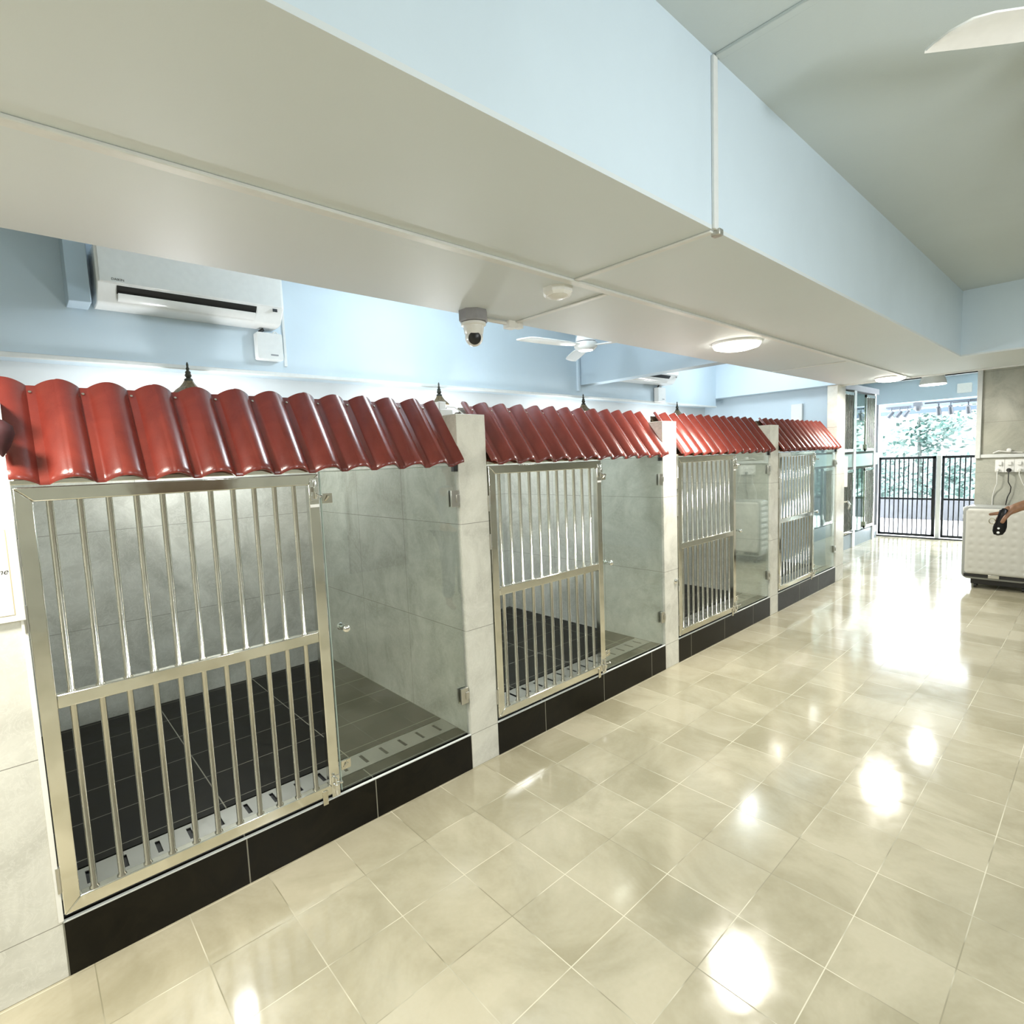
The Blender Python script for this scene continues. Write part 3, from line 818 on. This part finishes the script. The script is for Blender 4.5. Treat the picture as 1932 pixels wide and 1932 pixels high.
# ------------------------------------------------------------------ passage cages
def cage_bank(x, y0, y1, sgn, label):
    # sgn=+1 faces +x
    t = thing('cage_bank', label, 'cages', (x, y0, 0), group='passage cage banks')
    Lg = y1 - y0
    def X(a): return a * sgn
    MB().box(X(-0.6), X(0), 0, Lg, 0, 0.24).build('curb', mCurbB, t)
    MB().box(X(-0.6), X(0.004), 0, Lg, 1.40, 1.62).build('middle_band', mGreen, t)
    MB().box(X(-0.6), X(0.01), 0, Lg, 2.70, 2.80).build('top_rail', mGreyBox, t)
    MB().box(X(-0.60), X(-0.59), 0, Lg, 0.24, 2.7).build('back_panel', mCageBack, t)
    for a, w in ((0.0, 0.10), (1.08, 0.13), (2.25, 0.10)):
        if a + w <= Lg + 0.02: MB().box(X(-0.55), X(0.02), a, a + w, 0, 2.70).build('post', mStrip, t, bevel=0.003)
    for zz0, zz1 in ((0.27, 1.36), (1.66, 2.66)):
        for a, b in ((0.42, 1.06), (1.70, 2.24)):
            if b > Lg: continue
            f = MB().box(X(0.0), X(0.03), a, b, zz0, zz0 + 0.05).box(X(0.0), X(0.03), a, b, zz1 - 0.05, zz1)
            f.box(X(0.0), X(0.03), a, a + 0.03, zz0, zz1).box(X(0.0), X(0.03), b - 0.03, b, zz0, zz1)
            d = f.build('cage_door', mSteel, t, bevel=0.002)
            k = a + 0.075
            while k < b - 0.05:
                MB().cyl((X(0.015), k, zz0 + 0.05), (X(0.015), k, zz1 - 0.05), 0.0065, 8).build('bar', mCageBar, d)
                k += 0.068
            MB().box(X(0.03), X(0.05), a + 0.005, a + 0.03, zz0 + 0.02, zz0 + 0.12).build('latch', mChrome, d)
        for a, b in ((0.11, 0.41), (1.22, 1.69)):
            MB().box(X(0.008), X(0.016), a, b, zz0, zz1).build('glass_panel', mGlassG, t)
    return t
cage_bank(-0.66, 9.65, 12.2, 1, 'two-storey bank of barred and glazed cages left of the terrace gate')
cage_bank(1.32, 9.65, 12.2, -1, 'two-storey cage bank on the right side of the passage, mirrored in the farthest glass door')
o = MB().tube([(-0.02, 8.115, 1.02), (0.04, 8.115, 1.03), (0.07, 8.10, 0.99), (0.06, 8.09, 0.93)], 0.012, 8).build('door_handle_ring', mChrome)
tag(o, 'curved chrome handle on the tall white column by the farthest kennel', 'handle')
o = MB().box(-0.03, 0.03, 8.10, 8.13, 1.22, 1.62).build('column_panel', mWhiteG, bevel=0.004)
tag(o, 'narrow white panel on the edge of the column by the farthest kennel', 'panel')

# ------------------------------------------------------------------ terrace gate
def tgate(x0, x1, label, npt):
    t = thing('terrace_gate', label, 'gate', (x0, 12.5, 0), group='terrace gate leaves')
    w = x1 - x0
    f = MB().box(0, w, -0.02, 0.02, 0.03, 0.075).box(0, w, -0.02, 0.02, 1.475, 1.52)
    f.box(0, 0.035, -0.02, 0.02, 0.03, 1.52).box(w - 0.05, w, -0.02, 0.02, 0.03, 1.52)
    f.build('frame', mDarkMetal, t, bevel=0.002)
    MB().box(0.035, w - 0.05, -0.015, 0.015, 0.715, 0.75).build('middle_rail', mDarkMetal, t)
    b0 = None
    for k in range(npt):
        x = 0.035 + (w - 0.085) * (k + 1) / (npt + 1)
        if b0 is None:
            b0 = MB().box(-0.009, 0.009, -0.009, 0.009, 0.075, 1.475).build('bar', mDarkMetal, t, (x, 0, 0))
        else:
            c = b0.copy(); COL.objects.link(c); c.location = (x, 0, 0)
    return t
tg = tgate(-0.70, 0.19, 'left leaf of the dark barred gate to the bright terrace', 10)
MB().box(0.84, 0.885, -0.045, -0.02, 0.40, 0.92).build('lock_plate', mBlack, tg, bevel=0.003)
tgate(0.28, 1.17, 'right leaf of the dark barred gate to the bright terrace, beside the quilted cabinet', 10)
o = MB().box(0.20, 0.265, 12.47, 12.53, 0, 1.53).build('gate_post', mWhiteG, bevel=0.003)
tag(o, 'white post between the two leaves of the terrace gate', 'post')
o = MB().box(-0.70, 1.5, 12.40, 12.44, 0.0, 0.02).build('gate_floor_track', mDarkMetal, bevel=0.002)
tag(o, 'dark floor track under the terrace gate', 'track')
o = MB().rbox(0.47, 0.67, 12.39, 12.45, 2.61, 2.77, 0.012, 1).build('emergency_light_box', mWhiteG)
tag(o, 'white box with a small lit lamp on the lintel above the terrace gate', 'light box')

# outdoor fittings
mOutGrey = simple('outdoor_grey_plastic', (0.03, 0.032, 0.036), 0.5)
oc = thing('outdoor_camera', 'grey dome camera hanging outside above the terrace gate', 'camera', (-0.30, 13.46, 2.60))
MB().box(-0.07, 0.07, -0.05, 0.05, -0.10, 0).build('mounting_box', mOutGrey, oc)
MB().lathe((0, 0, -0.2), [(0.03, 0), (0.055, 0.03), (0.06, 0.10)], 16).build('dome', mOutGrey, oc)
def spot(loc, rz, label):
    t = thing('track_spotlight', label, 'spotlight', loc, rz, 'outdoor track spotlights')
    MB().cyl((0, 0, 0), (0, 0, -0.09), 0.012, 8).build('stem', mDarkMetal, t)
    MB().frustum((-0.03, 0, -0.07), (0.06, 0, -0.20), 0.035, 0.05, 14).build('head', mDarkMetal, t)
    return t
for i, (x, y) in enumerate([(-0.95, 14.35), (-0.80, 14.35), (-0.66, 14.35)]):
    spot((x, y, 2.55), PI, ['leftmost', 'middle', 'rightmost'][i] + ' black spotlight of the left outdoor track')
for i, (x, y) in enumerate([(0.02, 13.52), (0.22, 13.44), (0.44, 13.75)]):
    spot((x, y + 0.0, 2.52), PI / 2, ['leftmost', 'middle', 'rightmost'][i] + ' black spotlight of the right outdoor track')
o = MB().box(-1.05, -0.60, 14.33, 14.37, 2.55, 2.575).build('light_track', mDarkMetal); tag(o, 'left black lighting track outside above the terrace', 'light track')
o = MB().box(-0.20, 0.62, 13.50, 13.54, 2.53, 2.56).box(0.0, 0.5, 13.42, 13.46, 2.52, 2.55).box(0.2, 0.62, 13.73, 13.77, 2.52, 2.55).build('light_track', mDarkMetal); tag(o, 'right black lighting track outside above the terrace', 'light track')

# foliage beyond the terrace
def leaf_mat():
    m, N, L, B = nm('leaf_green'); P = pos(N)
    f = noise(N, L, P, 1.2, 4, 0.6)
    L.new(ramp(N, L, f, [(0.35, (0.016, 0.052, 0.042)), (0.62, (0.07, 0.105, 0.095))]), B.inputs['Base Color'])
    B.inputs['Roughness'].default_value = 0.45
    return m
mLeaf = leaf_mat(); mBark = simple('bark', (0.035, 0.045, 0.04), 0.9)
mHill = simple('hill_green', (0.08, 0.10, 0.098), 0.9, var=0.6, scale=1.6)
def tree(x, y, z0, h, r, label, seed, nleaf=2200):
    rnd = random.Random(seed)
    t = thing('leafy_tree', label, 'tree', (x, y, z0), group='trees beyond the terrace')
    MB().tube([(0, 0, 0), (0.1, 0, h * 0.3), (0, 0.1, h * 0.6), (0, 0, h * 0.8)], [0.09, 0.07, 0.04, 0.02], 8).build('trunk', mBark, t)
    mb = MB()
    cl = [(rnd.uniform(-r, r), rnd.uniform(-r * .6, r * .6), h * rnd.uniform(0.25, 1.0), rnd.uniform(0.35, 0.8)) for _ in range(26)]
    for _ in range(nleaf):
        cx, cy, cz, cr = rnd.choice(cl)
        d = Vector((rnd.gauss(0, 1), rnd.gauss(0, 1), rnd.gauss(0, 1))).normalized() * cr * rnd.uniform(0.5, 1.0)
        c = Vector((cx, cy, cz)) + d
        u = Vector((rnd.uniform(-1, 1), rnd.uniform(-1, 1), rnd.uniform(-.5, .5))).normalized(); w = u.orthogonal().normalized()
        s = rnd.uniform(0.07, 0.13)
        mb.add([c - u * s, c + w * s * .45, c + u * s, c - w * s * .45], [(0, 1, 2, 3)])
    mb.build('foliage', mLeaf, t, smooth=False)
    return t
tl = ['pale green tree at the left behind the terrace parapet', 'bushy pale green tree in the middle beyond the terrace', 'bushy pale green tree at the right beyond the terrace',
      'tall pale tree seen through the cage glass beyond the terrace', 'low pale green tree above the right gate leaf']
for i, (x, y, h, r) in enumerate([(-3.6, 18.6, 4.4, 1.1), (-1.3, 18.6, 4.4, 1.1), (1.0, 18.6, 4.2, 1.1), (-5.9, 18.6, 4.6, 1.1), (3.3, 18.6, 4.0, 1.1)]):
    tree(x, y, -0.9, h, r, tl[i], 40 + i)
V = []; F = []
nx, ny = 40, 14
for j in range(ny + 1):
    for i in range(nx + 1):
        x = -30 + 60 * i / nx; y = 20.5 + 30 * j / ny
        V.append((x, y, -0.9 + (j / ny) ** 0.9 * 9.0 + random.uniform(-.25, .25)))
for j in range(ny):
    for i in range(nx):
        b = j * (nx + 1) + i; F.append((b, b + 1, b + nx + 2, b + nx + 1))
o = MB().add(V, F).build('green_hillside', mHill); tag(o, 'pale green hillside rising behind the trees past the terrace', 'hillside')

# ------------------------------------------------------------------ quilted cabinet
def cabinet():
    t = thing('quilted_cabinet', 'large white quilted-front cabinet on a low black wheeled base by the socket wall', 'cabinet', (1.19, 8.36, 0))
    x0, x1 = 0.0, 0.60; z0, z1 = 0.135, 0.985
    MB().rbox(x0, x1, 0.035, 0.30, z0 - 0.02, z1 + 0.0, 0.06, 1).build('shell', mGreyW, t, bevel=0.008)
    # dimpled door
    nx, nz = 70, 90; V = []; F = []
    ax0, ax1, az0, az1 = x0 + 0.030, x1 - 0.012, z0 + 0.045, z1 - 0.026
    for j in range(nz + 1):
        for i in range(nx + 1):
            x = ax0 + (ax1 - ax0) * i / nx; z = az0 + (az1 - az0) * j / nz
            d = 0
            for a in range(6):
                for b in range(8):
                    px_ = ax0 + 0.06 + 0.094 * a; pz = az0 + 0.065 + 0.094 * b
                    rr = (x - px_) ** 2 + (z - pz) ** 2
                    d += math.exp(-rr / 0.0005)
            ex = min(x - ax0, ax1 - x, z - az0, az1 - z)
            rim = 0.016 * math.exp(-ex / 0.010)
            # rounded corners
            V.append((x, 0.0 + 0.0045 * d + rim, z))
    m = nx + 1
    for j in range(nz):
        for i in range(nx):
            x = ax0 + (ax1 - ax0) * (i + .5) / nx; z = az0 + (az1 - az0) * (j + .5) / nz
            cr = 0.045
            cx = min(max(x, ax0 + cr), ax1 - cr); cz = min(max(z, az0 + cr), az1 - cr)
            if (x - cx) ** 2 + (z - cz) ** 2 > cr * cr: continue
            b = j * m + i; F.append((b, b + 1, b + m + 1, b + m))
    MB().add(V, F).build('quilted_door', mCab, t)
    MB().rbox(ax0 + 0.004, ax1 - 0.004, 0.016, 0.036, az0 + 0.004, az1 - 0.004, 0.042, 1).build('door_edge', mWhiteG, t)
    MB().box(x0 + 0.025, x1 - 0.02, 0.010, 0.034, z0 + 0.008, z0 + 0.040).build('dark_slot', mBlack, t)
    MB().box(x0 + 0.25, x0 + 0.35, 0.004, 0.012, z0 + 0.008, z0 + 0.045).build('latch', mSatin, t, bevel=0.002)
    MB().box(x0 + 0.08, x1, 0.10, 0.28, 0.045, z0 - 0.02).build('wheeled_base', mBlack, t, bevel=0.004)
    for x in (x0 + 0.12, x1 - 0.05):
        for y in (0.13, 0.25):
            MB().cyl((x - 0.012, y, 0.023), (x + 0.012, y, 0.023), 0.023, 14).build('wheel', mBlack, t)
    rb = MB()
    for k in range(9):
        rb.box(x0 - 0.006, x0 + 0.004, 0.06 + 0.0, 0.28, z0 + 0.08 + k * 0.088, z0 + 0.13 + k * 0.088)
    rb.build('side_ribs', mWhiteG, t, bevel=0.004)
    return t
mGreyW = simple('grey_white_shell', (0.34, 0.35, 0.33), 0.35, var=0.02)
cabinet()

# ------------------------------------------------------------------ sockets
def sock(x, label):
    t = thing('power_socket', label, 'socket', (x, 8.75, 1.37), group='wall power sockets')
    MB().rbox(0, 0.084, -0.030, 0.0, 0, 0.15, 0.006, 1).build('plate', mWhiteG, t, bevel=0.002)
    MB().box(0.028, 0.062, -0.050, -0.030, 0.085, 0.125).build('adapter', mWhiteG, t, bevel=0.003)
    MB().box(0.055, 0.066, -0.034, -0.030, 0.06, 0.075).build('switch', mWhite, t)
    return t
sock(1.425, 'left white wall socket of the row above the quilted cabinet')
sock(1.511, 'middle white wall socket with the black plug above the quilted cabinet')
sock(1.597, 'right white wall socket nearest the picture edge above the quilted cabinet')
def plug(x, mat, pts, label):
    t = thing('plug_and_cord', label, 'plug', (x, 8.72, 1.395), group='plugs in the wall sockets')
    MB().lathe((0, -0.001, 0), [(0.022, 0), (0.024, -0.02), (0.012, -0.035)], 16, 1).build('plug', mat, t)
    MB().tube(pts, 0.005, 8).build('cord', mat, t)
plug(1.45, mWhite, [(0, -0.03, 0), (0, -0.04, -0.06), (0.0, -0.02, -0.16), (-0.02, 0.0, -0.22), (-0.04, 0.02, -0.32), (-0.04, 0.02, -0.5)], 'white plug and cord in the left wall socket')
plug(1.552, mBlack, [(0, -0.03, 0), (0, -0.045, -0.05), (0.0, -0.03, -0.14), (0.022, 0.0, -0.2), (0.018, 0.0, -0.26), (-0.005, 0.0, -0.32), (-0.02, 0.01, -0.42), (-0.02, 0.01, -0.6)], 'black plug and cord in the middle wall socket')
plug(1.645, mWhite, [(0, -0.03, 0), (0, -0.04, -0.05), (0.03, -0.02, -0.15), (0.08, 0.0, -0.25), (0.09, 0.01, -0.45)], 'white plug and cord in the right wall socket')
o = MB().lathe((1.545, 8.72, 1.63), [(0.022, 0), (0.022, -0.02), (0.008, -0.026)], 18, 1).tube([(1.40, 8.735, 1.60), (1.45, 8.72, 1.625), (1.54, 8.72, 1.61), (1.66, 8.73, 1.60)], 0.005, 8).build('cable_reel', mWhiteG)
tag(o, 'small white round cable clip with looped cable above the middle socket', 'cable clip')

# ------------------------------------------------------------------ person reaching in from the right
def person():
    t = thing('person', 'person reaching in from the right edge with a brown forearm, holding a black handset', 'person', (2.828, 3.83, 0.004))
    v = []; e = []; rad = []
    def node(p, r, par=None):
        v.append(Vector(p) - Vector((2.78, 3.83, 0))); rad.append(r)
        if par is not None: e.append((par, len(v) - 1))
        return len(v) - 1
    pel = node((2.78, 3.83, 0.95), 0.145)
    ab = node((2.78, 3.83, 1.10), 0.125, pel); ch = node((2.78, 3.83, 1.30), 0.14, ab)
    ne = node((2.78, 3.83, 1.46), 0.065, ch); n2 = node((2.77, 3.82, 1.53), 0.055, ne)
    h1 = node((2.755, 3.81, 1.60), 0.08, n2); h2 = node((2.75, 3.80, 1.68), 0.092, h1); node((2.765, 3.81, 1.76), 0.06, h2)
    for s in (-1, 1):
        hp = node((2.78, 3.83 + 0.10 * s, 0.88), 0.10, pel); kn = node((2.76, 3.83 + 0.11 * s, 0.48), 0.062, hp)
        an = node((2.80, 3.83 + 0.11 * s, 0.09), 0.042, kn); node((2.66, 3.83 + 0.12 * s, 0.035), 0.034, an)
    # far arm hanging
    s1 = node((2.80, 4.02, 1.41), 0.062, ch); s2 = node((2.84, 4.10, 1.14), 0.043, s1); s3 = node((2.78, 4.10, 0.90), 0.03, s2); node((2.75, 4.09, 0.78), 0.03, s3)
    # reaching arm
    a1 = node((2.76, 3.66, 1.41), 0.062, ch); a2 = node((2.52, 3.58, 1.42), 0.047, a1)
    a3 = node((2.30, 3.62, 1.455), 0.043, a2); a4 = node((2.13, 3.66, 1.437), 0.036, a3); wr = node((2.055, 3.66, 1.415), 0.025, a4)
    p1 = node((2.02, 3.655, 1.398), 0.026, wr); p2 = node((1.995, 3.65, 1.383), 0.024, p1)
    # index finger pointing left
    f = node((1.972, 3.635, 1.375), 0.0095, p2); f = node((1.950, 3.63, 1.370), 0.0085, f); node((1.928, 3.628, 1.366), 0.007, f)
    # three fingers curling round the handset
    for k, (dy, dz) in enumerate(((0.0, 0.0), (0.017, -0.003), (0.033, -0.006))):
        f = node((1.972, 3.642 + dy, 1.365 + dz), 0.009, p2)
        f = node((1.960, 3.640 + dy, 1.340 + dz), 0.0085, f); f = node((1.968, 3.632 + dy, 1.318 + dz), 0.0075, f); node((1.984, 3.628 + dy, 1.312 + dz), 0.0065, f)
    # thumb
    f = node((2.005, 3.628, 1.375), 0.0105, p1); f = node((1.990, 3.612, 1.350), 0.0095, f); node((1.980, 3.608, 1.325), 0.008, f)
    me = bpy.data.meshes.new('body'); me.from_pydata(v, e, []); me.update()
    o = bpy.data.objects.new('body', me); COL.objects.link(o); o.parent = t
    sk = o.modifiers.new('skin', 'SKIN'); sk.use_smooth_shade = True
    for i, r in enumerate(rad):
        me.skin_vertices[0].data[i].radius = (r, r)
    me.skin_vertices[0].data[0].use_root = True
    ss = o.modifiers.new('sub', 'SUBSURF'); ss.levels = 2; ss.render_levels = 2
    me.materials.append(mSkin)
    # face and hair
    def ell(c, r, mat, name, par, n=14):
        m = MB(); V = []; F = []
        for j in range(n + 1):
            for i in range(2 * n):
                a = PI * j / n; b = PI * i / n
                V.append((c[0] + r[0] * math.sin(a) * math.cos(b), c[1] + r[1] * math.sin(a) * math.sin(b), c[2] + r[2] * math.cos(a)))
        for j in range(n):
            for i in range(2 * n):
                F.append((j * 2 * n + i, j * 2 * n + (i + 1) % (2 * n), (j + 1) * 2 * n + (i + 1) % (2 * n), (j + 1) * 2 * n + i))
        return m.add(V, F).build(name, mat, par)
    ell((0.0, -0.02, 1.72), (0.11, 0.105, 0.10), mHair, 'hair', t)
    ell((-0.105, -0.03, 1.645), (0.016, 0.014, 0.024), mSkin, 'nose', t)
    for s in (-1, 1):
        ell((-0.092, -0.025 + 0.034 * s, 1.672), (0.008, 0.013, 0.008), mWhiteG, 'eye', t)
        ell((-0.02, -0.025 + 0.095 * s, 1.655), (0.018, 0.01, 0.03), mSkin, 'ear', t)
    ell((-0.088, -0.028, 1.605), (0.010, 0.026, 0.008), simple('lips', (0.3, 0.1, 0.08), 0.5), 'mouth', t)
    # shirt: torso with short sleeves
    def skin(name, nodes, edges, rr, mat):
        me = bpy.data.meshes.new(name); me.from_pydata([Vector(p) - Vector((2.78, 3.83, 0)) for p in nodes], edges, []); me.update()
        o = bpy.data.objects.new(name, me); COL.objects.link(o); o.parent = t
        sk = o.modifiers.new('skin', 'SKIN'); sk.use_smooth_shade = True
        for i, r in enumerate(rr): me.skin_vertices[0].data[i].radius = (r, r)
        me.skin_vertices[0].data[0].use_root = True
        o.modifiers.new('sub', 'SUBSURF').levels = 2; me.materials.append(mat); return o
    skin('shirt', [(2.78, 3.83, 0.93), (2.78, 3.83, 1.12), (2.78, 3.83, 1.32), (2.78, 3.83, 1.43), (2.765, 3.66, 1.41), (2.62, 3.61, 1.415), (2.80, 4.02, 1.41), (2.825, 4.07, 1.25)],
         [(0, 1), (1, 2), (2, 3), (2, 4), (4, 5), (2, 6), (6, 7)], [0.17, 0.155, 0.165, 0.085, 0.085, 0.072, 0.085, 0.068], mShirt)
    skin('trousers', [(2.78, 3.83, 0.95), (2.78, 3.73, 0.86), (2.76, 3.72, 0.48), (2.80, 3.72, 0.14), (2.78, 3.93, 0.86), (2.76, 3.94, 0.48), (2.80, 3.94, 0.14)],
         [(0, 1), (1, 2), (2, 3), (0, 4), (4, 5), (5, 6)], [0.165, 0.12, 0.085, 0.07, 0.12, 0.085, 0.07], mTrous)
    return t
person()
mHand = simple('handset_black', (0.004, 0.004, 0.005), 0.3, spec=0.3)
hs = thing('black_handset', 'rounded black handset with two small white marks held in the hand', 'handset', (2.022, 3.628, 1.318))
g = MB().lathe((0, 0, 0), [(0.004, -0.062), (0.026, -0.055), (0.037, -0.035), (0.039, -0.01), (0.034, 0.02), (0.027, 0.05), (0.024, 0.09), (0.01, 0.10)], 24)
g.v = [(p[0], p[1] * 0.5, p[2]) for p in g.v]
g.v = [(p[0] * 0.68 + 0.12 * p[2], p[1] * 0.8, p[2] * 0.85) for p in g.v]
g.build('casing', mHand, hs)
MB().lathe((-0.004, -0.0195, -0.014), [(0.005, 0), (0.004, -0.002)], 12, 1).lathe((-0.005, -0.0195, -0.035), [(0.006, 0), (0.005, -0.002)], 12, 1).build('buttons', mWhiteG, hs)
MB().tube([(-0.03 + 0.012 * math.cos(a * PI / 8), -0.012, 0.02 + 0.014 * math.sin(a * PI / 8)) for a in range(17)], 0.002, 6).build('loop', mSteelBar, hs)
